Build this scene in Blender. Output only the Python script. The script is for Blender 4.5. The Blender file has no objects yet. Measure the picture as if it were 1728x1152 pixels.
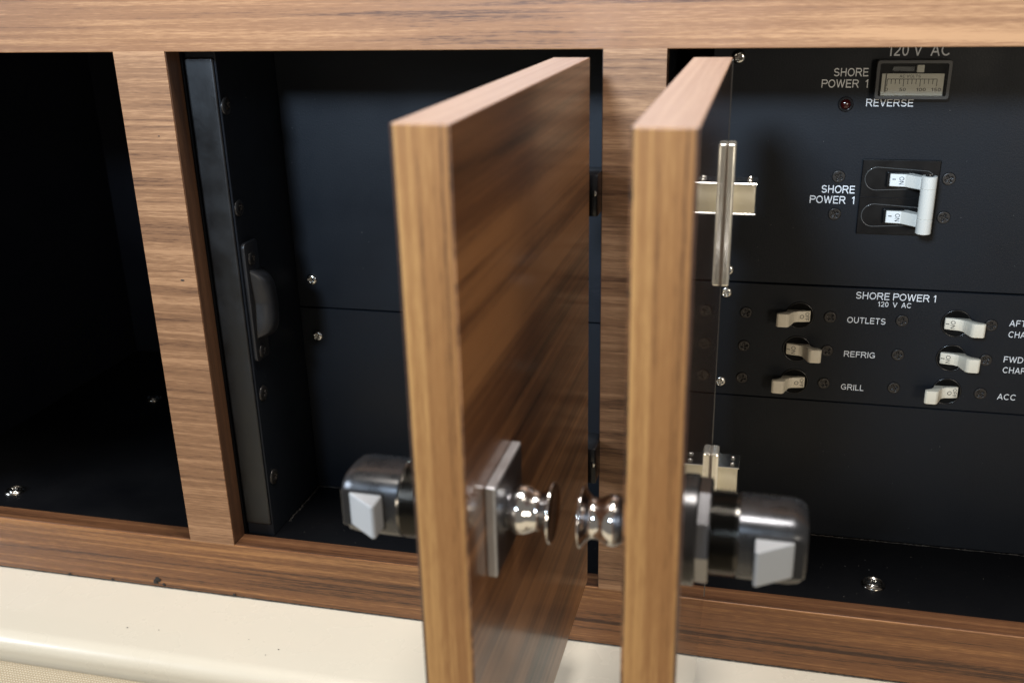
import bpy, bmesh, math, random
from mathutils import Matrix, Vector, Euler, noise
random.seed(7)
S = 0.001                       # everything below is written in millimetres
scene = bpy.context.scene
col = scene.collection

# ------------------------------------------------------------------ camera
CAM = Vector((332.15, -528.04, 368.92))
ROT = Euler((1.2106, 0.0230, 0.2321), 'XYZ')
FPX = 1660.7
cd = bpy.data.cameras.new('camera')
cam = bpy.data.objects.new('camera', cd); col.objects.link(cam)
cam.location = CAM * S; cam.rotation_euler = ROT
cd.sensor_fit = 'HORIZONTAL'; cd.sensor_width = 36.0; cd.lens = 36.0 * FPX / 1728.0
cd.clip_start = 0.01; cd.clip_end = 50
cd.dof.use_dof = True; cd.dof.focus_distance = 0.62; cd.dof.aperture_fstop = 10.0
scene.camera = cam

# ------------------------------------------------------------------ light
world = bpy.data.worlds.new('World'); scene.world = world; world.use_nodes = True
bg = world.node_tree.nodes['Background']
bg.inputs[0].default_value = (1.0, 0.90, 0.78, 1); bg.inputs[1].default_value = 0.17

def area_lamp(name, loc, target, sx, sy, power, color, shape='RECTANGLE'):
    d = bpy.data.lights.new(name, 'AREA'); d.shape = shape; d.size = sx; d.size_y = sy
    d.energy = power; d.color = color
    o = bpy.data.objects.new(name, d); col.objects.link(o)
    o.location = Vector(loc) * S
    o.rotation_euler = (Vector(target) - Vector(loc)).to_track_quat('-Z', 'Y').to_euler()
    return o
def spot_lamp(name, loc, target, size, power, color, radius):
    d = bpy.data.lights.new(name, 'SPOT'); d.spot_size = math.radians(size); d.spot_blend = 1.0
    d.energy = power; d.color = color; d.shadow_soft_size = radius
    o = bpy.data.objects.new(name, d); col.objects.link(o); o.location = Vector(loc) * S
    o.rotation_euler = (Vector(target) - Vector(loc)).to_track_quat('-Z', 'Y').to_euler()
spot_lamp('cool_spot', (-120, -1700, 1085), (200, 0, 660), 38, 380, (0.66, 0.82, 1.0), 0.17)
area_lamp('side_window_light', (-1500, -900, 800), (0, 0, 150), 0.90, 0.60, 31, (0.78, 0.88, 1.0))
area_lamp('ceiling_light', (420, -130, 1450), (320, -130, 100), 0.30, 0.30, 19.0, (1.0, 0.94, 0.89), 'DISK')
area_lamp('dial_fill_light', (1150, -1550, 340), (400, 60, 250), 0.40, 0.40, 7.0, (1.0, 0.88, 0.72), 'DISK')  # added warm fill with no real source, brightens the shaded voltmeter dial
area_lamp('ceiling_light', (-150, -420, 1550), (0, -100, 100), 0.30, 0.30, 6.0, (1.0, 0.90, 0.78), 'DISK')

scene.view_settings.view_transform = 'Standard'; scene.view_settings.look = 'None'
scene.view_settings.exposure = 0.0; scene.view_settings.gamma = 1.0
scene.render.engine = 'CYCLES'

# ------------------------------------------------------------------ helpers
RM = ROT.to_matrix()
def P(u, v, y):
    """photo pixel -> point (mm) on the vertical plane at depth y"""
    d = RM @ Vector(((u - 864) / FPX, (576 - v) / FPX, -1.0))
    return CAM + d * ((y - CAM.y) / d.y)

def srgb(r, g, b):
    f = lambda c: (c/255/12.92) if c/255 <= 0.04045 else ((c/255+0.055)/1.055)**2.4
    return (f(r), f(g), f(b), 1)

MATS = {}
def mat(name, color, rough=0.5, metal=0.0, coat=0.0, spec=0.5, bump=None, var=None, coat_rough=0.1):
    m = bpy.data.materials.new(name); m.use_nodes = True
    nt = m.node_tree; b = nt.nodes['Principled BSDF']
    b.inputs['Base Color'].default_value = color; b.inputs['Roughness'].default_value = rough
    b.inputs['Metallic'].default_value = metal; b.inputs['Coat Weight'].default_value = coat
    b.inputs['Coat Roughness'].default_value = coat_rough
    b.inputs['Specular IOR Level'].default_value = spec
    tc = nt.nodes.new('ShaderNodeTexCoord')
    if bump:
        n = nt.nodes.new('ShaderNodeTexNoise'); n.inputs['Scale'].default_value = bump[0]; n.inputs['Detail'].default_value = 3
        nt.links.new(tc.outputs['Object'], n.inputs['Vector'])
        bp = nt.nodes.new('ShaderNodeBump'); bp.inputs['Strength'].default_value = bump[1]; bp.inputs['Distance'].default_value = bump[2]
        nt.links.new(n.outputs[0], bp.inputs['Height']); nt.links.new(bp.outputs[0], b.inputs['Normal'])
    if var:   # uneven gloss: (scale, low, high)
        n = nt.nodes.new('ShaderNodeTexNoise'); n.inputs['Scale'].default_value = var[0]; n.inputs['Detail'].default_value = 5
        nt.links.new(tc.outputs['Object'], n.inputs['Vector'])
        mr = nt.nodes.new('ShaderNodeMapRange'); mr.inputs[1].default_value = .3; mr.inputs[2].default_value = .7
        mr.inputs[3].default_value = var[1]; mr.inputs[4].default_value = var[2]
        nt.links.new(n.outputs[0], mr.inputs[0]); nt.links.new(mr.outputs[0], b.inputs['Roughness'])
    MATS[name] = m
    return m

def wood(name, axis, off, dark, mid, light, rough=0.38, coat=0.0, coat_rough=0.12, band=46.0, wander=0.0, fig=.35, wt=(.42, .38, .20)):
    """veneer: grain runs along axis (0,1,2)"""
    m = bpy.data.materials.new(name); m.use_nodes = True
    nt = m.node_tree; b = nt.nodes['Principled BSDF']; L = nt.links.new
    tc = nt.nodes.new('ShaderNodeTexCoord')
    def layer(along, across, detail, rgh, dist=0.0, o=0.0):
        mp = nt.nodes.new('ShaderNodeMapping')
        sc = [across]*3; sc[axis] = along
        mp.inputs['Scale'].default_value = sc
        mp.inputs['Location'].default_value = (off+o, off*1.7+o, off*0.6-o)
        L(tc.outputs['Object'], mp.inputs['Vector'])
        n = nt.nodes.new('ShaderNodeTexNoise'); n.inputs['Scale'].default_value = 1.0
        n.inputs['Detail'].default_value = detail; n.inputs['Roughness'].default_value = rgh
        n.inputs['Distortion'].default_value = dist
        L(mp.outputs[0], n.inputs['Vector'])
        return n.outputs[0]
    a = layer(1.5+wander, band, 3, .55, fig)
    c = layer(5.0, 400.0, 5, .65, .2, 3.1)
    d = layer(110.0, 1700.0, 3, .65, 0, 7.7)
    def mth(op, x, y):
        n = nt.nodes.new('ShaderNodeMath'); n.operation = op
        for i, q in enumerate((x, y)):
            if isinstance(q, (int, float)): n.inputs[i].default_value = q
            else: L(q, n.inputs[i])
        return n.outputs[0]
    s = mth('ADD', mth('ADD', mth('MULTIPLY', a, wt[0]), mth('MULTIPLY', c, wt[1])), mth('MULTIPLY', d, wt[2]))
    r = nt.nodes.new('ShaderNodeValToRGB'); r.color_ramp.interpolation = 'EASE'
    e = r.color_ramp.elements
    e[0].position = .385; e[0].color = dark
    e[1].position = .60; e[1].color = light
    k = e.new(.475); k.color = mid
    L(s, r.inputs[0]); L(r.outputs[0], b.inputs['Base Color'])
    bp = nt.nodes.new('ShaderNodeBump'); bp.inputs['Strength'].default_value = .25; bp.inputs['Distance'].default_value = 0.00012
    L(mth('ADD', d, mth('MULTIPLY', c, .5)), bp.inputs['Height']); L(bp.outputs[0], b.inputs['Normal'])
    mr = nt.nodes.new('ShaderNodeMapRange'); mr.inputs[3].default_value = rough+.08; mr.inputs[4].default_value = rough-.06
    L(c, mr.inputs[0]); L(mr.outputs[0], b.inputs['Roughness'])
    b.inputs['Coat Weight'].default_value = coat; b.inputs['Coat Roughness'].default_value = coat_rough
    MATS[name] = m
    return m

DK, MD, LT = srgb(78, 51, 35), srgb(132, 92, 61), srgb(172, 129, 91)
wood('wood_rail_top', 0, 1.3, DK, MD, LT, band=34, fig=1.1, wt=(.46, .34, .20))
wood('wood_rail_bottom', 0, 9.1, srgb(60, 36, 20), srgb(118, 77, 45), srgb(164, 116, 71), band=85)
wood('wood_stile', 0, 4.4, srgb(88, 60, 42), srgb(130, 94, 66), srgb(166, 126, 92), band=120, wander=3, wt=(.30, .44, .26))
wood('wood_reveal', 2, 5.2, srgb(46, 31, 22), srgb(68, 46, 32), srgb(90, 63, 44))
wood('wood_sill', 0, 6.6, srgb(62, 40, 26), srgb(96, 64, 42), srgb(130, 92, 61), band=120)
wood('wood_door_face', 1, 2.2, srgb(38, 23, 15), srgb(96, 62, 38), srgb(152, 106, 66), rough=.36, coat=.62, coat_rough=.15, band=44, wt=(.62, .26, .12))
wood('wood_door_back', 1, 8.2, srgb(52, 34, 26), srgb(72, 48, 36), srgb(92, 64, 47), rough=.3, coat=1.0, coat_rough=.03, band=40)
wood('wood_edge', 2, 3.3, srgb(98, 64, 36), srgb(148, 103, 60), srgb(182, 137, 84), band=120, wt=(.5, .32, .18))
wood('wood_edge_lit', 1, 7.3, srgb(138, 108, 90), srgb(164, 134, 114), srgb(184, 154, 132), rough=.30, coat=1.0, coat_rough=.25, band=130)  # paler, greyer than the other edges: overhead light on door tops put into the colour
mat('black_panel', (0.0070, 0.0090, 0.0126, 1), .48, spec=.22, bump=(900, .28, .0003), var=(22, .38, .56))
mat('black_floor', (0.0020, 0.0024, 0.0036, 1), .52, spec=.2, bump=(700, .2, .0003), var=(20, .45, .6))
mat('bay_black', (0.0042, 0.0052, 0.0090, 1), .5, spec=.2, var=(20, .42, .6))
mat('black_plastic', (0.014, 0.014, 0.015, 1), .38, var=(90, .30, .46))
mat('black_moulding', (0.0022, 0.0022, 0.0026, 1), .34, spec=.28, var=(90, .28, .42))
mat('black_gloss', (0.008, 0.008, 0.009, 1), .2)
mat('hole_black', (0.0016, 0.0016, 0.0016, 1), .6, spec=.1)
mat('dark_alloy', (0.055, 0.057, 0.060, 1), .42, metal=1.0, bump=(400, .15, .0003), var=(60, .34, .52))
mat('black_screw', (0.045, 0.042, 0.040, 1), .36, metal=.7)
mat('chrome', (0.88, 0.88, 0.88, 1), .085, metal=1.0)
mat('satin_chrome', (0.62, 0.63, 0.64, 1), .22, metal=1.0, var=(120, .16, .3))
mat('plate_satin', (0.56, 0.57, 0.59, 1), .42, metal=.9, var=(120, .36, .5))
mat('plate_reflection', (0.16, 0.16, 0.17, 1), .36, metal=1.0, var=(120, .30, .42))  # darker than the plate: reflection of the dark facing door put into the colour
mat('washer_steel', (0.34, 0.32, 0.29, 1), .2, metal=1.0)
mat('steel', (0.66, 0.65, 0.62, 1), .18, metal=1.0)
mat('latch_grey', (0.095, 0.098, 0.105, 1), .22, metal=.9, var=(150, .22, .38))
mat('latch_dark', (0.020, 0.020, 0.021, 1), .27, metal=.2)
mat('thread_metal', (0.20, 0.195, 0.185, 1), .20, metal=1.0)
mat('nut_black', (0.26, 0.26, 0.27, 1), .2, metal=1.0)
mat('bolt_white', (0.38, 0.39, 0.40, 1), .38, bump=(500, .1, .0002))
mat('nickel', (0.90, 0.88, 0.80, 1), .22, metal=.8, var=(150, .16, .28))
mat('ivory', (0.76, 0.70, 0.57, 1), .42, bump=(600, .08, .0002))
mat('hinge_cream', (0.74, 0.68, 0.52, 1), .32, coat=.3)
mat('ivory_grey', (0.66, 0.64, 0.58, 1), .40, bump=(600, .08, .0002))
mat('white_print', (0.74, 0.76, 0.78, 1), .6)
mat('label_white', (0.70, 0.71, 0.70, 1), .5)
mat('black_print', (0.02, 0.02, 0.02, 1), .6)
mat('dial_white', (0.86, 0.85, 0.80, 1), .6)
mat('meter_plastic', (0.075, 0.075, 0.073, 1), .2, coat=.5)
mat('cream_gelcoat', (0.64, 0.60, 0.50, 1), .28, coat=.35, bump=(40, .06, .001), var=(30, .22, .36))
mat('red_lens', (0.030, 0.003, 0.003, 1), .14, coat=.3)
mat('sealant', (0.012, 0.010, 0.009, 1), .7)
mat('dust', (0.14, 0.135, 0.125, 1), .9)
mat('dust_dim', (0.035, 0.032, 0.028, 1), .7)
# clear cover of the meter: mostly see-through, with a sheen
def clear():
    m = bpy.data.materials.new('clear_cover'); m.use_nodes = True
    nt = m.node_tree; nt.nodes.clear(); L = nt.links.new
    o = nt.nodes.new('ShaderNodeOutputMaterial'); mx = nt.nodes.new('ShaderNodeMixShader')
    t = nt.nodes.new('ShaderNodeBsdfTransparent'); g = nt.nodes.new('ShaderNodeBsdfGlossy'); f = nt.nodes.new('ShaderNodeFresnel')
    t.inputs[0].default_value = (.90, .90, .88, 1); g.inputs['Roughness'].default_value = .05; f.inputs[0].default_value = 1.45
    L(f.outputs[0], mx.inputs[0]); L(t.outputs[0], mx.inputs[1]); L(g.outputs[0], mx.inputs[2]); L(mx.outputs[0], o.inputs[0])
    MATS['clear_cover'] = m
clear()
def weave():
    m = bpy.data.materials.new('woven_vinyl'); m.use_nodes = True
    nt = m.node_tree; b = nt.nodes['Principled BSDF']; L = nt.links.new
    tc = nt.nodes.new('ShaderNodeTexCoord'); out = []
    for ax in ('X', 'Y'):
        w = nt.nodes.new('ShaderNodeTexWave'); w.bands_direction = ax; w.inputs['Scale'].default_value = 150
        w.inputs['Distortion'].default_value = .6; w.inputs['Detail'].default_value = 1
        L(tc.outputs['Object'], w.inputs['Vector']); out.append(w.outputs['Fac'])
    mu = nt.nodes.new('ShaderNodeMath'); mu.operation = 'MULTIPLY'; L(out[0], mu.inputs[0]); L(out[1], mu.inputs[1])
    bp = nt.nodes.new('ShaderNodeBump'); bp.inputs['Strength'].default_value = .8; bp.inputs['Distance'].default_value = .0006
    L(mu.outputs[0], bp.inputs['Height']); L(bp.outputs[0], b.inputs['Normal'])
    r = nt.nodes.new('ShaderNodeValToRGB'); r.color_ramp.elements[0].color = (.45, .38, .26, 1); r.color_ramp.elements[1].color = (.66, .60, .47, 1)
    L(mu.outputs[0], r.inputs[0]); L(r.outputs[0], b.inputs['Base Color']); b.inputs['Roughness'].default_value = .55
    MATS['woven_vinyl'] = m
weave()

def link(o, parent=None):
    col.objects.link(o)
    if parent: o.parent = parent
    return o
def obj(name, bm, m, parent=None, smooth=False, loc=None, rot=None):
    bmesh.ops.recalc_face_normals(bm, faces=bm.faces[:])
    for v in bm.verts: v.co *= S
    me = bpy.data.meshes.new(name); bm.to_mesh(me); bm.free()
    me.materials.append(MATS[m])
    if smooth and smooth != 30:      # 30 = flat-sided boxes: keep their faces truly flat
        for p in me.polygons: p.use_smooth = True
        try: me.set_sharp_from_angle(angle=math.radians(smooth if smooth > 1 else 40))
        except Exception: pass
    o = link(bpy.data.objects.new(name, me), parent)
    if loc is not None: o.location = Vector(loc) * S
    if rot is not None: o.rotation_euler = rot
    return o
def tag(o, label=None, cat=None, group=None, kind=None):
    if label: o['label'] = label
    if cat: o['category'] = cat
    if group: o['group'] = group
    if kind: o['kind'] = kind
    return o
def thing(name, label, cat, loc=(0, 0, 0), rz=0, group=None):
    o = link(bpy.data.objects.new(name, None)); o.location = Vector(loc) * S; o.rotation_euler = (0, 0, rz)
    o.empty_display_size = .01
    return tag(o, label, cat, group)
def bx(bm, x0, x1, y0, y1, z0, z1, bev=0.0, seg=2):
    g = bmesh.ops.create_cube(bm, size=1.0)
    for v in g['verts']:
        v.co = Vector(((x0+x1)/2 + v.co.x*(x1-x0), (y0+y1)/2 + v.co.y*(y1-y0), (z0+z1)/2 + v.co.z*(z1-z0)))
    if bev:
        ed = {e for v in g['verts'] for e in v.link_edges}
        bmesh.ops.bevel(bm, geom=list(ed), offset=bev, segments=seg, profile=.5, affect='EDGES')
    return bm
def box(x0, x1, y0, y1, z0, z1, bev=0.0, seg=2):
    return bx(bmesh.new(), x0, x1, y0, y1, z0, z1, bev, seg)
def prism(pts, a0, a1, axis='z', bev=0.0):
    """extrude a 2-D outline; axis z: pts are (x,y); axis x: pts are (y,z); axis y: pts are (x,z)"""
    bm = bmesh.new()
    def mk(p, a): return {'z': (p[0], p[1], a), 'x': (a, p[0], p[1]), 'y': (p[0], a, p[1])}[axis]
    A = [bm.verts.new(mk(p, a0)) for p in pts]; B = [bm.verts.new(mk(p, a1)) for p in pts]
    bm.faces.new(A); bm.faces.new(B[::-1]); n = len(pts)
    for i in range(n): bm.faces.new((A[i], A[(i+1) % n], B[(i+1) % n], B[i]))
    bmesh.ops.recalc_face_normals(bm, faces=bm.faces[:])
    if bev: bmesh.ops.bevel(bm, geom=bm.edges[:], offset=bev, segments=2, profile=.5, affect='EDGES')
    return bm
def lathe(prof, seg=40, axis='x', c=(0, 0, 0), sgn=1, bm=None):
    """prof: (along, radius)"""
    bm = bm or bmesh.new(); rings = []
    for a, r in prof:
        ring = []
        for i in range(seg):
            t = 2*math.pi*i/seg; p, q = r*math.cos(t), r*math.sin(t)
            co = {'x': (sgn*a, p, q), 'y': (p, sgn*a, q), 'z': (p, q, sgn*a)}[axis]
            ring.append(bm.verts.new(Vector(co)+Vector(c)))
        rings.append(ring)
    for A, B in zip(rings, rings[1:]):
        for i in range(seg): bm.faces.new((A[i], A[(i+1) % seg], B[(i+1) % seg], B[i]))
    bm.faces.new(rings[0]); bm.faces.new(rings[-1][::-1])
    return bm
def tube(pts, r, seg=8, closed=False, bm=None):
    bm = bm or bmesh.new(); pts = [Vector(p) for p in pts]; n = len(pts); rings = []
    for i, p in enumerate(pts):
        a = pts[(i-1) % n] if (closed or i) else p; b = pts[(i+1) % n] if (closed or i < n-1) else p
        t = (b-a).normalized(); h = Vector((0, 1, 0)) if abs(t.y) < .9 else Vector((0, 0, 1))
        u = t.cross(h).normalized(); v = t.cross(u); rr = r[i] if isinstance(r, list) else r
        rings.append([bm.verts.new(p + rr*(u*math.cos(2*math.pi*k/seg) + v*math.sin(2*math.pi*k/seg))) for k in range(seg)])
    for i in range(n if closed else n-1):
        A, B = rings[i], rings[(i+1) % n]
        for k in range(seg): bm.faces.new((A[k], A[(k+1) % seg], B[(k+1) % seg], B[k]))
    if not closed: bm.faces.new(rings[0]); bm.faces.new(rings[-1])
    return bm
def rrect(x0, x1, z0, z1, r, n=5):
    out = []
    for cx, cz, a in ((x1-r, z1-r, 0), (x0+r, z1-r, 90), (x0+r, z0+r, 180), (x1-r, z0+r, 270)):
        for k in range(n+1):
            t = math.radians(a + 90*k/n); out.append((cx+r*math.cos(t), cz+r*math.sin(t)))
    return out

# screws: domed head with a real cross recess, shared meshes, +Z outward
def screw_mesh(name, r, h, cross, depth, m, flat=False):
    bm = bmesh.new(); NR, NS = 16, 56
    rings = []
    def height(x, y):
        q = min(1.0, math.hypot(x, y)/r)
        z = h*(1-q**4)**.5 if not flat else h*min(1, (1-q)/.12)
        w = r*.115
        inarm = lambda a, b: max(0.0, min(1.0, (w*1.5-abs(b))/(w*.7))) * max(0.0, min(1.0, (cross-abs(a))/(r*.12)))
        return z - depth*max(inarm(x, y), inarm(y, x))
    cen = bm.verts.new((0, 0, height(0, 0)))
    for i in range(1, NR+1):
        rr = r*i/NR
        rings.append([bm.verts.new((rr*math.cos(2*math.pi*k/NS), rr*math.sin(2*math.pi*k/NS), height(rr*math.cos(2*math.pi*k/NS), rr*math.sin(2*math.pi*k/NS)))) for k in range(NS)])
    for k in range(NS): bm.faces.new((cen, rings[0][k], rings[0][(k+1) % NS]))
    for A, B in zip(rings, rings[1:]):
        for k in range(NS): bm.faces.new((A[k], B[k], B[(k+1) % NS], A[(k+1) % NS]))
    low = [bm.verts.new((v.co.x, v.co.y, -.6)) for v in rings[-1]]
    for k in range(NS): bm.faces.new((rings[-1][k], low[k], low[(k+1) % NS], rings[-1][(k+1) % NS]))
    bm.faces.new(low[::-1])
    bmesh.ops.recalc_face_normals(bm, faces=bm.faces[:])
    for v in bm.verts: v.co *= S
    me = bpy.data.meshes.new(name); bm.to_mesh(me); bm.free(); me.materials.append(MATS[m])
    for p in me.polygons: p.use_smooth = True
    return me
SCR = {'chrome': screw_mesh('pan_screw', 4.2, 2.5, 2.3, 1.0, 'steel'),
       'black': screw_mesh('black_screw', 4.0, 0.9, 2.5, .8, 'black_screw', True),
       'wall': screw_mesh('wall_screw', 5.5, 1.5, 2.6, .9, 'black_screw')}
FRONT, RIGHT, UP = (math.pi/2, 0), (0, math.pi/2), (0, 0)
def screw(kind, loc, face, parent, turn=None, name='screw'):
    o = link(bpy.data.objects.new(name, SCR[kind]), parent)
    turn = random.uniform(0, 1.5) if turn is None else turn
    o.rotation_euler = (Euler((face[0], face[1], 0)).to_matrix() @ Matrix.Rotation(turn, 3, 'Z')).to_euler()
    pl = parent.location if parent else Vector()
    o.location = Vector(loc)*S - pl
    return o

def arc(cx, cy, rx, ry, a0, a1, n=14):
    return [(cx+rx*math.cos(math.radians(a0+(a1-a0)*i/n)), cy+ry*math.sin(math.radians(a0+(a1-a0)*i/n))) for i in range(n+1)]
BOWL = [(.08, .93), (.55, .93)] + arc(.55, .715, .27, .215, 85, -85) + [(.55, .5), (.08, .5)]
GLYPH = {   # centre lines of plain sans capitals, capital height 1: (width, strokes)
 'A': (.92, [[(.05, 0), (.46, .98)], [(.46, .98), (.87, 0)], [(.2, .33), (.72, .33)]]),
 'C': (.94, [arc(.5, .5, .43, .43, 42, 318, 22)]),
 'D': (.92, [[(.1, 0), (.1, 1)], [(.1, .93), (.42, .93)] + arc(.42, .5, .42, .43, 85, -85) + [(.42, .07), (.1, .07)]]),
 'E': (.80, [[(.1, 0), (.1, 1)], [(.1, .93), (.78, .93)], [(.1, .52), (.72, .52)], [(.1, .07), (.8, .07)]]),
 'F': (.74, [[(.1, 0), (.1, 1)], [(.1, .93), (.74, .93)], [(.1, .5), (.66, .5)]]),
 'G': (1.0, [arc(.5, .5, .43, .43, 42, 322, 22), [(.87, .1), (.87, .5)], [(.52, .46), (.92, .46)]]),
 'H': (.90, [[(.1, 0), (.1, 1)], [(.8, 0), (.8, 1)], [(.1, .52), (.8, .52)]]),
 'I': (.20, [[(.1, 0), (.1, 1)]]),
 'L': (.70, [[(.1, 0), (.1, 1)], [(.1, .07), (.7, .07)]]),
 'N': (.90, [[(.1, 0), (.1, 1)], [(.8, 0), (.8, 1)], [(.11, .94), (.79, .06)]]),
 'O': (1.02, [arc(.51, .5, .44, .43, 0, 360, 30)]),
 'P': (.82, [[(.08, 0), (.08, 1)], BOWL]),
 'R': (.92, [[(.08, 0), (.08, 1)], BOWL, [(.52, .5), (.88, 0)]]),
 'S': (.84, [arc(.42, .715, .32, .215, 22, 262, 14) + arc(.42, .285, .35, .215, 82, -160, 14)]),
 'T': (.80, [[(.4, 0), (.4, 1)], [(0, .93), (.8, .93)]]),
 'U': (.90, [[(.1, 1), (.1, .38)] + arc(.45, .38, .35, .31, 180, 360, 16) + [(.8, 1)]]),
 'V': (.86, [[(.04, 1), (.43, .02)], [(.43, .02), (.82, 1)]]),
 'W': (1.24, [[(.04, 1), (.33, .03)], [(.33, .03), (.62, .97)], [(.62, .97), (.91, .03)], [(.91, .03), (1.2, 1)]]),
 '0': (.70, [arc(.35, .5, .27, .43, 0, 360, 26)]),
 '1': (.50, [[(.36, 0), (.36, 1)], [(.10, .72), (.38, .96)]]),
 '2': (.70, [arc(.35, .68, .26, .25, 165, -38, 14) + [(.09, .09)], [(.05, .07), (.66, .07)]]),
 '5': (.70, [[(.62, .93), (.17, .93)], [(.19, .95), (.12, .48)], arc(.33, .33, .27, .26, 140, -150, 16)]),
 ' ': (.22, [])}
def text_mesh(name, s, m, wt=.135):
    vs, fs = [], []; x = 0.0; k = 0
    for chx in s:
        w, strokes = GLYPH[chx]
        for st in strokes:
            k += 1; n = len(st); closed = n > 3 and (Vector(st[0])-Vector(st[-1])).length < 1e-4; b0 = len(vs)
            for i, p in enumerate(st):
                q0 = Vector(st[i-1] if i else (st[-2] if closed else st[0])); q1 = Vector(st[i+1] if i < n-1 else (st[1] if closed else st[-1]))
                t = (q1-q0).normalized(); nn = Vector((-t.y, t.x))*wt/2
                for sg in (1, -1): vs.append((x+p[0]+sg*nn.x, p[1]+sg*nn.y, k*.004))
            for i in range(n-1): fs.append((b0+2*i, b0+2*i+1, b0+2*i+3, b0+2*i+2))
        x += w + .15
    me = bpy.data.meshes.new(name); me.from_pydata(vs, [], fs); me.update(); me.materials.append(MATS[m])
    return me
def lettering(s, x0, x1, zb, cap, y, parent, m='white_print', label=None, name='lettering', slope=0.0):
    """printed words on a front-facing plane, fitted to x0..x1, baseline zb, capital height cap"""
    me = text_mesh(name, s, m)
    xs = [v.co.x for v in me.vertices]; zs = [v.co.y for v in me.vertices]
    a, b = min(xs), max(xs); lo, hi = 0.0, 1.0
    for v in me.vertices:
        v.co = Vector(((x0 + (v.co.x-a)/(b-a)*(x1-x0)), y-v.co.z*.5, zb + (v.co.y-lo)/(hi-lo)*cap)) * S
    if parent:
        for v in me.vertices: v.co -= parent.location
    o = link(bpy.data.objects.new(name, me), parent)
    if label: o['label'] = label
    return o

# ------------------------------------------------------------------ setting: the black bays behind the frame
W, H, T = 255.25, 329.6, 14.0         # middle opening, frame thickness
XS, XR, HB = 33.5, 32.8, 42.4         # stile widths, bottom rail height
YB = 92.0                             # depth of the panels
X3 = W + XR
def struct(name, bm, m):
    return tag(obj(name, bm, m), kind='structure')
fl = struct('bay_floor', box(-300, 620, T+.3, 330, -8, -0.4), 'black_floor')
struct('bay_ceiling', box(-300, 620, T+.3, 330, H+14, H+22), 'black_panel')
struct('bay_back', box(-300, 620, 330, 336, -8, H+22), 'bay_black')
struct('bay_partition', box(-20, 1.2, T+2, 329.5, -.4, H+14), 'black_floor')
struct('bay_partition', box(W+6, W+XR-6, T+.4, 329.5, -.4, H+14), 'black_panel')
struct('bay_partition', box(-300, -290, T+.4, 329.5, -.4, H+14), 'bay_black')
struct('bay_partition', box(610, 620, T+.4, 329.5, -.4, H+14), 'black_panel')
# floor screws in finishing washers
def washer_screw(x, y, parent, z=-.4):
    g = obj('finishing_washer', lathe([(-.3, 7.4), (.5, 7.5), (1.3, 7.0), (1.9, 6.2), (1.7, 5.5), (.7, 4.7), (.5, 4.2)], 36, 'z', (x, y, z)), 'washer_steel', parent, 50)
    s = link(bpy.data.objects.new('screw', SCR['chrome']), parent)
    s.location = Vector((x, y, z+.7))*S; s.scale = (1.05, 1.05, .7); s.rotation_euler = (0, 0, random.uniform(0, 1.5))
for x, y in ((424.8, 38.2), (-207, 37.5), (-199.3, 218)): washer_screw(x, y, fl)
# grime where floor meets panel
def grime(p0, p1, n, r, m, parent, name, amp=.35, rv=.5):
    pts, rad = [], []
    for i in range(n):
        t = i/(n-1); q = Vector(p0).lerp(Vector(p1), t)
        pts.append(q + Vector((random.uniform(-amp, amp), random.uniform(-amp, amp), random.uniform(-.1, .2))))
        rad.append(r*max(.3, random.gauss(.8, rv)))
    return obj(name, tube(pts, rad, 5), m, parent)
grime((372, 91.2, -.2), (540, 91.2, -.2), 150, .34, 'dust_dim', fl, 'grime_line', .2)
grime((24, 38, -.3), (24.2, 90, -.3), 36, .6, 'dust_dim', fl, 'sealant_bead', .6)
grime((25, 90, -.2), (46, 91, -.2), 18, .5, 'dust_dim', fl, 'sealant_bead', .6)

# ------------------------------------------------------------------ walnut face frame
fr = thing('face_frame', 'walnut veneer face frame dividing three black bays, with open doors', 'cabinet frame', (0, 0, -HB))
def fpart(name, bm, m):
    for v in bm.verts: v.co.z += HB
    return obj(name, bm, m, fr, 30)
RD = .5
fpart('top_rail', box(-330, 640, 0, T, H, 440, RD), 'wood_rail_top')
br = fpart('bottom_rail', box(-330, 640, 0, T, -HB, 0, RD), 'wood_rail_bottom')
for a, b in ((-XS, 0), (W, X3), (-330, -290), (607, 640)):
    fpart('stile', box(a, b, .02, T-.02, -.4, H+.4), 'wood_stile')
# darker lippings inside the middle opening and on the sills
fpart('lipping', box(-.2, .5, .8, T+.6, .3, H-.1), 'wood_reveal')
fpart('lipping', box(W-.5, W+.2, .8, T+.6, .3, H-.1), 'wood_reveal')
for a, b in ((-289, -XS), (0.6, W-.6), (X3, 606)):
    fpart('sill_lipping', box(a, b, .7, T+.5, -.2, .45, .15, 1), 'wood_sill')
# dried sealant oozing under the rail
for u, v, sc in ((266, 977, 1.0), (263, 981, .8), (277, 986, .5), (118, 968, .5), (190, 977, .45), (396, 1003, .45)):
    c = P(u, v, -.3); bm = bmesh.new(); bmesh.ops.create_icosphere(bm, subdivisions=2, radius=1)
    for w in bm.verts:
        k = 1 + .8*noise.noise(w.co*2.1 + Vector((u, v, 0)))
        w.co = Vector((c.x + w.co.x*2.6*sc*k, c.y + w.co.y*.5, c.z + HB + w.co.z*1.8*sc*k))
    obj('sealant_blob', bm, 'sealant', fr, 60)
grime((-330, -.2, 0.0), (640, -.2, 0.0), 700, .26, 'sealant', fr, 'sealant_line', .05, .2)
# knots and small nicks in the left stile
for u, v, sc in ((308, 473, 1.0), (268, 230, .5)):
    c = P(u, v, 0); bm = bmesh.new(); bmesh.ops.create_icosphere(bm, subdivisions=2, radius=1)
    for w in bm.verts: w.co = Vector((c.x + w.co.x*1.5*sc, c.y + w.co.y*.12, c.z + HB + w.co.z*.6*sc))
    obj('veneer_nick', bm, 'sealant', fr, 60)

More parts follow.
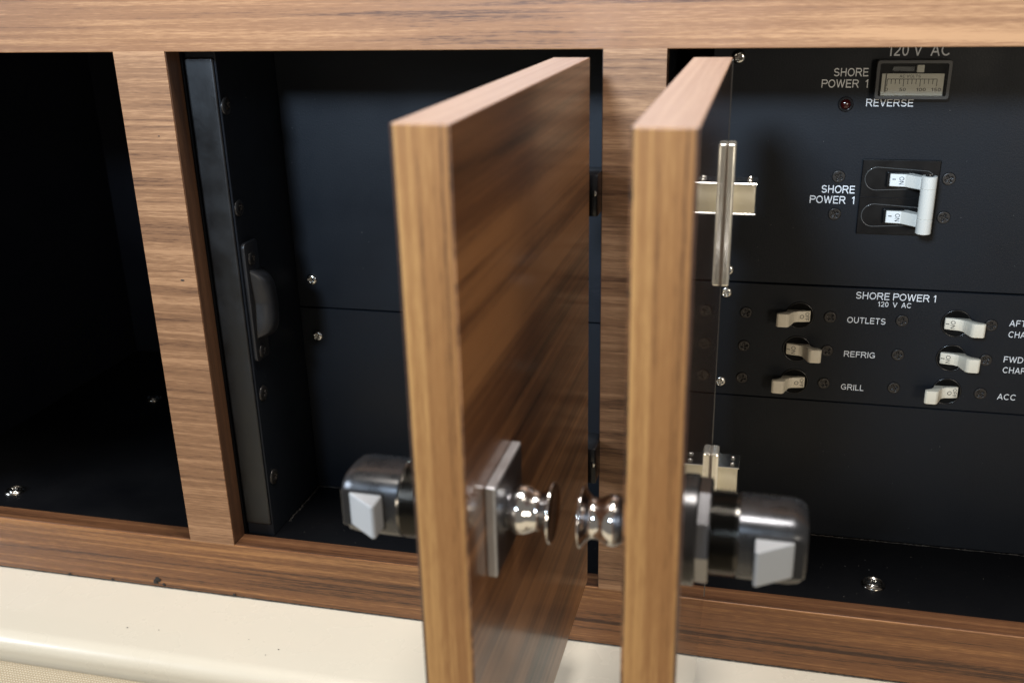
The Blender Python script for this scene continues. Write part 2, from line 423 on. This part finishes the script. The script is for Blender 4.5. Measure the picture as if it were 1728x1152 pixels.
# ------------------------------------------------------------------ cream ledge and cushion below
def profile_sheet(pts, x0, x1, n=24):
    bm = bmesh.new(); rows = []
    for i in range(n+1):
        x = x0 + (x1-x0)*i/n; rows.append([bm.verts.new((x, y, z)) for y, z in pts])
    for A, B in zip(rows, rows[1:]):
        for k in range(len(pts)-1): bm.faces.new((A[k], A[k+1], B[k+1], B[k]))
        bm.faces.new((A[-1], A[0], B[0], B[-1]))
    bm.faces.new(rows[0]); bm.faces.new(rows[-1])
    return bm
prof = [(25, -HB-.9), (-2, -HB-.9), (-40, -HB-1.2), (-62, -HB-1.8)]
for k in range(1, 9):
    t = math.radians(90*k/8); prof.append((-62-11*math.sin(t), -HB-12.8+11*math.cos(t)))
prof += [(-74, -75), (-74, -110), (25, -110)]
lg = obj('moulded_ledge', profile_sheet(prof, -420, 720), 'cream_gelcoat', None, 40)
tag(lg, 'glossy cream moulded ledge running below the walnut face frame', 'ledge')
cp = [(-74.5, -66)]
for k in range(1, 9):
    t = math.radians(90*k/8); cp.append((-86.5+12*math.cos(t), -66+10*math.sin(t)))
cp += [(-130, -54), (-300, -52), (-540, -54), (-552, -66), (-552, -140), (-74.5, -140)]
cu = obj('seat_cushion', profile_sheet(cp, -420, 720), 'woven_vinyl', None, 40)
tag(cu, 'cream woven vinyl seat cushion in front of the cream ledge', 'cushion')
# the ledge's specks
for u, v in ((215, 1058), (420, 1078), (448, 1104), (349, 1023), (268, 1062), (470, 1095)):
    d = RM @ Vector(((u-864)/FPX, (576-v)/FPX, -1)); c = CAM + d*((-HB-1.2-CAM.z)/d.z)
    b = bmesh.new(); bmesh.ops.create_icosphere(b, subdivisions=1, radius=random.uniform(.25, .5))
    for w in b.verts: w.co = Vector((w.co.x*1.3, w.co.y, w.co.z*.4)) + c
    obj('speck', b, 'dust_dim', lg)

# ------------------------------------------------------------------ middle bay: channel, catch, two back panels
ch = thing('side_channel', 'dark metal side channel with screws lining the middle bay', 'channel', (10, 40, 0))
def cpart(name, bm, m, s=30):
    for v in bm.verts: v.co -= Vector((10, 40, 0))
    return obj(name, bm, m, ch, s)
cpart('flange', box(2.6, 21.4, T+1.2, T+6, 9, H-4.6, 1.4, 3), 'dark_alloy')
cpart('web', box(2.6, 22.3, T+3.0, YB+2, -.4, H+12, .5, 1), 'black_panel')
for u, v in ((381, 179), (403, 351), (444, 663), (462, 803)):
    d = RM @ Vector(((u-864)/FPX, (576-v)/FPX, -1)); c = CAM + d*((22.3-CAM.x)/d.x)
    screw('wall', (22.2, c.y, c.z), RIGHT, ch)
# strike catch: plate with a moulded hump
ca = thing('strike_catch', 'black plastic strike catch with a moulded hump on the channel wall', 'latch catch', (22.3, 26, 131))
def kpart(name, bm, m, s=45):
    for v in bm.verts: v.co -= Vector((22.3, 26, 131))
    return obj(name, bm, m, ca, s)
kpart('plate', prism(rrect(19.2, 37, 130.5, 211, 3.2), 22.1, 24.8, 'x', .5), 'black_plastic')
bm = bmesh.new(); NY, NZ = 20, 30; g = []
for i in range(NY+1):
    row = []
    for j in range(NZ+1):
        a, b = i/NY*2-1, j/NZ*2-1
        q = max(0.0, 1-abs(a)**3)*max(0.0, 1-abs(b)**5)
        yy = 31.5 + a*9.5 + 2.5*(1-abs(b))
        row.append(bm.verts.new((23.6 + 11.5*q**.7, yy, 168 + b*24 - a*2)))
    g.append(row)
for i in range(NY):
    for j in range(NZ): bm.faces.new((g[i][j], g[i+1][j], g[i+1][j+1], g[i][j+1]))
bm.faces.new([g[i][0] for i in range(NY+1)] + [g[NY][j] for j in range(1, NZ+1)] + [g[i][NZ] for i in range(NY-1, -1, -1)] + [g[0][j] for j in range(NZ-1, 0, -1)])
kpart('hump', bm, 'black_plastic', 60)
for z in (199.6, 136.2): screw('wall', (24.6, 27.5, z), RIGHT, ca).scale = (.85, .85, .9)

def panel(name, label, x0, x1, z0, z1, y=YB, m='black_panel', th=3.0):
    o = obj(name, box(x0 - x0, x1 - x0, 0, th, 0, z1-z0, .35, 1), m, None, 30, (x0, y, z0))
    return tag(o, label, 'panel')
ZS = P(590, 522, YB).z
pu = panel('back_panel', 'upper satin black back panel inside the middle bay', 22.6, W+5, ZS+.5, H+13)
pl = panel('back_panel', 'lower satin black back panel inside the middle bay, beneath the seam', 22.6, W+5, -.3, ZS-.5)
c = P(527, 471, YB); screw('chrome', (c.x, YB+.05, c.z), FRONT, pu)
c = P(537, 566, YB); screw('chrome', (c.x, YB+.05, c.z), FRONT, pl)

# ------------------------------------------------------------------ right bay: electrical panels
Z1, Z2 = 178.9, 100.0
X30 = 308.0
pa = panel('meter_panel', 'black electrical panel carrying the voltmeter and the main breaker', X30, 600, Z1+.45, H+13)
pb = panel('breaker_panel', 'black breaker strip lettered SHORE POWER 1 with six ivory levers', X30, 600, Z2+.45, Z1-.45)
pc = panel('blank_panel', 'plain black panel filling the right bay below the breaker strip', X30, 600, -.3, Z2-.45, YB+.8)
for u, v, p_ in ((1247, 96, pa), (1228, 455, pa), (1225, 493, pb), (1215, 643, pb)):
    c = P(u, v, YB-1); screw('chrome', (c.x, YB+.05, c.z), FRONT, p_)
for u, v in ((1415, 298), (1601, 302), (1408, 361), (1592, 367)):
    c = P(u, v, YB); screw('black', (c.x, YB+.05, c.z), FRONT, pa)
for x in (336.2, 388.3, 431.3, 482.8, 534.5):
    for z in (158.6, 135.7, 113.0): screw('black', (x, YB+.05, z), FRONT, pb)
TY = YB - .06
def words(s, u0, u1, vb, cap, parent, x1=None):
    c0 = P(u0, vb, YB); c1 = P(u1, vb, YB)
    return lettering(s, c0.x, c1.x, (c0.z if x1 else P((u0+u1)/2, vb, YB).z), cap, TY, parent, label='white printed words ' + s)
words('120 V  AC', 1498, 1602, 94.6, 6.6, pa)
words('SHORE', 1407, 1465, 129.2, 4.7, pa); words('POWER  1', 1386, 1464, 148.3, 4.7, pa)
words('REVERSE', 1461, 1540.6, 180, 4.3, pa)
words('SHORE', 1386, 1442, 326, 4.7, pa); words('POWER  1', 1366, 1441, 343.5, 4.7, pa)
words('SHORE POWER 1', 1444, 1579, 507, 4.6, pb); words('120  V  AC', 1481, 1537, 518.5, 3.3, pb)
words('OUTLETS', 1429, 1494, 546, 4.0, pb); words('REFRIG', 1423.6, 1476, 603, 4.0, pb)
words('GRILL', 1418.5, 1457, 658, 4.0, pb); words('ACC', 1682, 1713, 674.5, 4.0, pb)
words('AFT', 1702.7, 1731, 551, 4.0, pb); words('CHARGER', 1700.8, 1771, 571, 4.0, pb)
words('FWD', 1693, 1726, 612, 4.0, pb); words('CHARGER', 1691, 1762, 631, 4.0, pb)

# voltmeter
x0, x1, z0, z1 = 400.2, 440.6, 294.4, 316.4
vm = thing('voltmeter', 'small rectangular analogue AC voltmeter with a clear cover', 'meter', ((x0+x1)/2, YB, z0))
def vpart(name, bm, m, s=30):
    for v in bm.verts: v.co -= Vector(((x0+x1)/2, YB, z0))
    return obj(name, bm, m, vm, s)
def frame_bm(x0, x1, z0, z1, w, y0, y1, r, ri):
    bm = bmesh.new(); o = rrect(x0, x1, z0, z1, r); i = rrect(x0+w, x1-w, z0+w, z1-w, ri); n = len(o)
    R = [[bm.verts.new((p[0], y, p[1])) for p in q] for q, y in ((o, y1), (o, y0+.6), ([(p[0]*.985+.015*(x0+x1)/2, p[1]*.97+.03*(z0+z1)/2) for p in o], y0), (i, y0), (i, y1))]
    for A, B in zip(R, R[1:]+R[:1]):
        for k in range(n): bm.faces.new((A[k], A[(k+1) % n], B[(k+1) % n], B[k]))
    return bm
vpart('bezel', frame_bm(x0, x1, z0, z1, 1.9, YB-6.5, YB+.2, 1.6, .8), 'meter_plastic')
vpart('case', box(x0+1.5, x1-1.5, YB-.6, YB+.1, z0+1.5, z1-1.5), 'hole_black')
vpart('dial', box(x0+3.6, x1-3.4, YB-4.0, YB-3.2, z0+2.0, z0+14.2), 'dial_white')
vpart('movement', box(x0+9, x0+21, YB-3.4, YB-.5, z0+15.2, z0+18.4, .4), 'latch_grey')
vpart('movement', box(x0+22, x0+26, YB-3.8, YB-.5, z0+14.8, z0+19, .4), 'dial_white')
vpart('cover', box(x0+1.7, x1-1.7, YB-5.6, YB-5.0, z0+1.7, z1-1.7), 'clear_cover')
yd = YB-4.05
sc = bmesh.new(); sx0, sx1 = x0+6.6, x1-7.0; zl = z0+11.0
bx(sc, sx0, sx1, yd, yd+.04, zl, zl+.35)
for i in range(13):
    xx = sx0 + (sx1-sx0)*i/12; ln = 3.9 if i % 4 == 0 else 2.6
    bx(sc, xx-.17, xx+.17, yd, yd+.04, zl-ln, zl)
vpart('scale', sc, 'black_print')
for s, f in (('0', 0), ('50', .33), ('100', .70), ('150', 1.0)):
    xx = sx0 + (sx1-sx0)*f; w = .85*len(s)
    lettering(s, xx-w, xx+w, z0+4.4, 1.9, yd-.02, vm, 'black_print')
lettering('AC VOLTS', sx0+6.4, sx0+17.8, z0+12.0, 1.6, yd-.02, vm, 'black_print')
vpart('needle', box(sx0-.9, sx0-.55, YB-4.5, YB-4.3, z0+4, z0+15), 'black_print')

# reverse-polarity lamp
c = P(1427, 176, YB)
ld = thing('indicator_lamp', 'unlit round red indicator lamp beside the word REVERSE', 'indicator', (c.x, YB, c.z))
obj('collar', lathe([(-.2, 4.4), (.5, 4.4), (.9, 4.0), (.9, 3.4), (.2, 3.3)], 32, 'y', (0, 0, 0), -1), 'black_gloss', ld, 40)
obj('lens', lathe([(-.1, 2.9), (.6, 2.9), (1.3, 2.4), (1.8, 1.5), (2.0, .3)], 28, 'y', (0, 0, 0), -1), 'red_lens', ld, 60)

def rot_text(s, m, cx, cz, width, height, y, parent, name='lettering', tilt=None):
    """print reading downwards (turned 90 degrees clockwise)"""
    me = text_mesh(name, s, m)
    xs = [v.co.x for v in me.vertices]; ys = [v.co.y for v in me.vertices]
    ax, bx_, ay, by = min(xs), max(xs), min(ys), max(ys)
    for v in me.vertices:
        a = (v.co.x-ax)/(bx_-ax) - .5; b = (v.co.y-ay)/(by-ay) - .5
        xx = cx + b*width
        v.co = Vector((xx, (y if tilt is None else tilt(xx))-v.co.z*.5, cz - a*height))*S
    return link(bpy.data.objects.new(name, me), parent)

# lever breakers
def lever_outline(s):
    p = [(-6.6, 2.5), (-6.6, -1.4), (-3.0, -2.6), (1.2, -3.3), (3.4, -4.6), (5.4, -8.6), (6.6, -11.6), (8.0, -12.8), (13.4, -12.8), (14.6, -11.8),
         (14.4, -9.6), (10.6, -7.0), (8.4, -3.2), (7.0, 2.5)]
    return [(s*x, y) for x, y in p]
def flank(s):      # depth of the printed flank at local x
    def f(x):
        x *= s
        pts = [(-6.6, -1.4), (-3.0, -2.6), (1.2, -3.3), (3.4, -4.6)]
        for (a, ya), (b, yb) in zip(pts, pts[1:]):
            if a <= x <= b: return ya + (yb-ya)*(x-a)/(b-a) - .07
        return -1.4
    return f
def breaker(x, z, on, word, sub=''):
    st = 'on' if on else 'off'
    t = thing('circuit_breaker', 'ivory lever breaker switched %s beside the word %s%s' % (st, word, sub), 'breaker', (x, YB, z), 0, 'ivory lever breakers on the strip')
    s = 1 if on else -1
    rim = [(8.5*math.cos(2*math.pi*k/48), -.15, 8.5*math.sin(2*math.pi*k/48)) for k in range(48)]
    obj('rim', tube(rim, .5, 8, True), 'black_gloss', t, 60)
    obj('well', lathe([(-.1, 8.3), (.25, 8.2), (.25, 7.0), (.12, 6.6)], 40, 'y', (0, 0, 0), -1), 'hole_black', t, 40)
    lb_ = prism(lever_outline(s), -3.8, 3.8, 'z', .45)
    for v in lb_.verts: v.co.z *= .95 + .2*max(0.0, min(1.0, (-v.co.y-4)/5))
    lv = obj('lever', lb_, 'ivory', t, 40)
    f = flank(s)
    if on:
        rot_text('ON', 'black_print', -2.2, 0, 2.6, 5.2, 0, t, tilt=f); rot_text('I', 'black_print', -5.2, 0, 2.0, .5, 0, t, tilt=f)
    else:
        rot_text('OFF', 'black_print', 4.6, 0, 2.4, 5.6, 0, t, tilt=f); rot_text('O', 'black_print', 1.4, 0, 2.6, 2.6, 0, t, tilt=f)
XB1, XB2 = 369.6, 462.8
breaker(XB1, 158.6, False, 'OUTLETS'); breaker(XB1, 135.7, True, 'REFRIG'); breaker(XB1, 113.0, False, 'GRILL')
breaker(XB2, 158.6, True, 'AFT'); breaker(XB2, 135.7, True, 'FWD'); breaker(XB2, 113.0, False, 'ACC')

# main breaker: housing, two tied handles
mb = thing('main_breaker', 'double main breaker with two handles joined by a white tie bar', 'breaker', (420.2, YB, 213.6))
def mpart(name, bm, m, s=30):
    for v in bm.verts: v.co -= Vector((420.2, YB, 213.6))
    return obj(name, bm, m, mb, s)
mpart('housing', box(398.4, 442.2, YB-1.6, YB+.1, 213.6, 259, .5), 'black_moulding')
mpart('divider', box(399, 441.6, YB-1.9, YB-1.5, 235.9, 236.5, .1, 1), 'black_gloss')
for zc in (247.6, 225.4):
    st = []
    for k in range(17): t = math.radians(90+180*k/16); st.append((407.4+6.9*math.cos(t), YB-1.7, zc+6.9*math.sin(t)))
    for k in range(17): t = math.radians(-90+180*k/16); st.append((434.0+5.2*math.cos(t), YB-1.7, zc+5.2*math.sin(t)))
    mpart('slot_rim', tube(st, .26, 8, True), 'meter_plastic', 60)
    mpart('slot', prism([(p[0], p[2]) for p in st], YB-1.68, YB-1.5, 'y'), 'black_moulding')
    mpart('pivot_block', box(412.5, 424.5, YB-4.0, YB-1.4, zc-4.6, zc+4.6, .6), 'black_moulding')
    mpart('handle', prism([(414.2, YB-1.5), (414.2, YB-5.0), (422.5, YB-6.2), (426, YB-9.5), (430, YB-13.5), (433.5, YB-11), (430, YB-5), (427, YB-1.5)], zc-3.7, zc+3.7, 'z', .4), 'ivory_grey')
    lb = lambda xx: (YB-5.0) - (xx+420.2-414.2)/8.3*1.2 - .07 - YB
    mpart('label_patch', prism([(414.6, YB-5.1), (422.2, YB-6.2), (422.2, YB-6.1), (414.6, YB-5.0)], zc-3.3, zc+3.3, 'z'), 'label_white')
    o = rot_text('ON', 'black_print', 420.6-420.2, zc-213.6, 2.7, 4.6, 0, mb, tilt=lambda xx: lb(xx)-.06)
    o = rot_text('I', 'black_print', 416.4-420.2, zc-213.6+.6, 2.0, .5, 0, mb, tilt=lambda xx: lb(xx)-.06)
tx, ty = 434.2, YB-16.0
def tiebar(z0, z1, r):
    return lathe([(z0, r-.35), (z0+.35, r), (z1-.35, r), (z1, r-.35)], 32, 'z', (tx, ty, 0))
for a, b in ((218.6, 227.4), (227.4, 245.2), (245.2, 252.6)):
    mpart('tie_bar', tiebar(a, b, 4.3), 'ivory_grey', 35)
for z in (217.9, 252.4):
    mpart('tie_pin', lathe([(z, 2.4), (z+.8, 2.4)], 6, 'z', (tx, ty, 0)), 'black_gloss')
    mpart('tie_pin', lathe([(z-.4, 1.2), (z+1.2, 1.2)], 20, 'z', (tx, ty, 0)), 'steel', 40)

# ------------------------------------------------------------------ the two open doors
ZB, ZT, WD, TH = 22.5, 327.7, 224.2, 19.0
def lathe_hw(prof, s, xf, yc, zc, seg=44):
    return lathe(prof, seg, 'x', (xf, yc, zc), s)
def door(xa, y0, th, s, label):
    """s = +1: outer face (knob) at local x = TH; s = -1: outer face at local x = 0"""
    d = thing('cabinet_door', label, 'door', (xa, y0, ZB), th, 'walnut doors standing open')
    Z = ZT-ZB
    def dp(name, bm, m, sm=30): return obj(name, bm, m, d, sm)
    xo, xi = (TH, 0) if s > 0 else (0, TH)
    q0 = -s
    dp('core', box(1.2, TH-1.2, -WD+1.5, -1.5, 1.5, Z-1.5), 'wood_edge')
    a, b = sorted((xo, xo - s*1.0)); dp('outer_veneer', box(a, b, -WD+.12, -.12, .12, Z-.2, .22), 'wood_door_face')
    a, b = sorted((xi, xi + s*1.0)); dp('inner_veneer', box(a, b, -WD+.12, -.12, .12, Z-.2, .22), 'wood_door_back')
    dp('edge_band', box(.95, TH-.95, -WD, -WD+1.6, 0, Z-.15, .45), 'wood_edge')
    dp('edge_band', box(.35, TH-.35, -1.6, 0, 0, Z-.15, .45), 'wood_edge')
    dp('edge_band', box(.35, TH-.35, -WD+.3, -.3, Z-1.6, Z, .45), 'wood_edge_lit')
    dp('edge_band', box(.35, TH-.35, -WD+.3, -.3, 0, 1.6, .45), 'wood_edge_lit')
    dp('edge_trim', box(*sorted((xi-q0*.1, xi+q0*.25)), -2.2, .25, 1, Z-1, .1, 1), 'meter_plastic')
    # knob on the outer face
    yc, zc = -185.0, 178.6-ZB
    es = dp('escutcheon', box(*sorted((xo-s*.05, xo+s*(4.0 if s > 0 else 2.4))), yc-19.3, yc+19.3, zc-18.6, zc+18.6, .7), 'plate_satin')
    pe = 4.0 if s > 0 else 2.4
    obj('reflection_sheet', box(*sorted((xo+s*(pe-.2), xo+s*(pe+.25))), yc-18.2, yc+18.2, zc-17.5, zc+17.5, .15, 1), 'plate_reflection', es, 30)  # added dark sheet, its colour stands in for the facing door's reflection
    kp = [(2.0, 6.4), (4.0, 7.2), (6.0, 8.8), (8.4, 9.6), (11.0, 9.1), (13.4, 8.0), (15.4, 7.5), (17.1, 7.9), (18.5, 9.3), (19.5, 10.9), (20.2, 11.6), (20.8, 11.5), (21.0, 11.0), (20.6, 8.0), (20.3, 2.0)]
    k = []
    for i in range(len(kp)-1):
        p0, p1, p2, p3 = (Vector(kp[max(0, min(len(kp)-1, i+m_))]) for m_ in (-1, 0, 1, 2))
        for f in range(5):
            t = f/5
            k.append(tuple(.5*((2*p1) + (p2-p0)*t + (2*p0-5*p1+4*p2-p3)*t*t + (3*p1-p0-3*p2+p3)*t**3)))
    k.append(kp[-1])
    dp('knob', lathe_hw(k, s, xo, yc, zc, 64), 'chrome', 70)
    # push latch on the inner face
    q = -s
    dp('mounting_plate', lathe_hw([(-.1, 20), (2.4, 20), (2.8, 19.5), (2.8, 2)], q, xi, yc, zc), 'latch_dark', 40)
    bmn = lathe_hw([(2.6, 18.4), (3.2, 19.3), (7.0, 19.3), (7.6, 18.7), (7.6, 4)], q, xi, yc, zc, 10)
    dp('ring_nut', bmn, 'nut_black', 25)
    thr = [(7.0, 14.6)]
    for i in range(14): thr += [(7.4+i*.72, 14.2 if i % 2 else 15.6)]
    thr += [(17.6, 14.6)]
    dp('threaded_neck', lathe_hw(thr, q, xi, yc, zc), 'thread_metal', 20)
    # body: round barrel with a flat nose towards the free edge
    def section(r, flat):
        pts = []
        for i in range(48):
            t = 2*math.pi*i/48; c_, s_ = math.cos(t), math.sin(t)
            k_ = (abs(c_)**3.4 + abs(s_)**3.4)**(-1/3.4)
            pts.append((flat*c_*k_, r*s_*k_))
        return pts
    bm = bmesh.new(); rings = []
    for e, r, f in ((17.2, 12.9, 13.2), (17.5, 13.3, 13.6), (35.0, 13.3, 13.6), (38.4, 12.6, 13.2), (40.4, 11, 11.8), (40.8, 9, 10)):
        rings.append([bm.verts.new((xi+q*e, yc+p[0], zc-.2+p[1])) for p in section(r, f)])
    for A, B in zip(rings, rings[1:]):
        for i in range(48): bm.faces.new((A[i], A[(i+1) % 48], B[(i+1) % 48], B[i]))
    bm.faces.new(rings[0]); bm.faces.new(rings[-1])
    bd = dp('latch_body', bm, 'latch_grey', 35)
    obj('bolt_slot', box(*sorted((xi+q*22.6, xi+q*39.6)), yc-13.9, yc-13, zc-7.4, zc+8.0, .3, 1), 'latch_dark', bd, 30)
    e0, e1 = 23.0, 36.2
    out = [(xi+q*e0, yc-8), (xi+q*e0, yc-22), (xi+q*(e0+1.2), yc-22.5), (xi+q*e1, yc-14.2), (xi+q*e1, yc-8)]
    dp('bolt', prism(out, zc-6.6, zc+7.2, 'z', .6), 'bolt_white', 30)
    # two hinges on the inner face, near the frame
    for zh, hh, zA in ((252.5-ZB, 36, 261-ZB), (90.0-ZB, 32.5, 104.5-ZB)):
        h = dp('hinge', box(*sorted((xi-q*.3, xi+q*4.2)), -13, -1.5, zh-hh, zh+hh, 1.3, 3), 'nickel', 30)
        def hp(name, bm, m='nickel', sm=35): return obj(name, bm, m, h, sm)
        hp('arm', box(*sorted((xi+q*2.8, xi+q*14.5)), -6, 9, zA-8, zA+6.5, .9), 'hinge_cream')
        hp('arm_rim', box(*sorted((xi+q*2.8, xi+q*15.2)), -6.6, 9.4, zA+6.3, zA+7.3, .3, 1), 'steel')
        hp('arm_rim', box(*sorted((xi+q*2.8, xi+q*15.2)), -6.6, 9.4, zA-8.8, zA-7.8, .3, 1), 'steel')
        for yy in (-2.5, 5): hp('rivet', lathe([(zA+6.8, 1.3), (zA+8.2, 1.3), (zA+8.6, .8)], 16, 'z', (xi+q*11.5, yy, 0)), 'steel')
        hp('knuckle', box(2, TH-1, -.4, 1.2, zh-30, zh+30, .3, 1), 'black_gloss')
        hp('frame_bracket', box(*sorted((xo-s*8, xo+s*2.2)), 14, 37, zh-9, zh+14, 1.2), 'black_gloss')
        hp('bracket_screw', lathe([(-.2, 1.6), (.8, 1.5), (1.0, .8)], 20, 'y', (xo+s*.2, 14, zh+4), -1), 'steel', 40)
    return d
door(233.26, -25.5, -0.0237, 1, 'open walnut door hinged on the middle bay, knob on its right face')
door(302.91, -27.6, -0.0144, -1, 'open walnut door hinged on the right bay, latch beside the breakers')

# ------------------------------------------------------------------ dust on the black surfaces
bm = bmesh.new()
def speck(x, y, z, r):
    bmesh.ops.create_icosphere(bm, subdivisions=1, radius=r, matrix=Matrix.Translation((x, y, z)))
for _ in range(46): speck(random.uniform(326, 560), YB-.02, random.uniform(2, 320), random.uniform(.10, .24))
for _ in range(40): speck(random.uniform(26, 250), YB-.02, random.uniform(2, 300), random.uniform(.10, .26))
for _ in range(60): speck(random.uniform(24, 250), random.uniform(18, 90), -.4, random.uniform(.10, .28))
for _ in range(60): speck(random.uniform(300, 560), random.uniform(18, 90), -.4, random.uniform(.10, .28))
for _ in range(30): speck(22.35, random.uniform(20, 90), random.uniform(2, 310), random.uniform(.10, .22))
tag(obj('dust', bm, 'dust'), 'pale dust specks scattered over the black panels', 'dust', None, 'stuff')
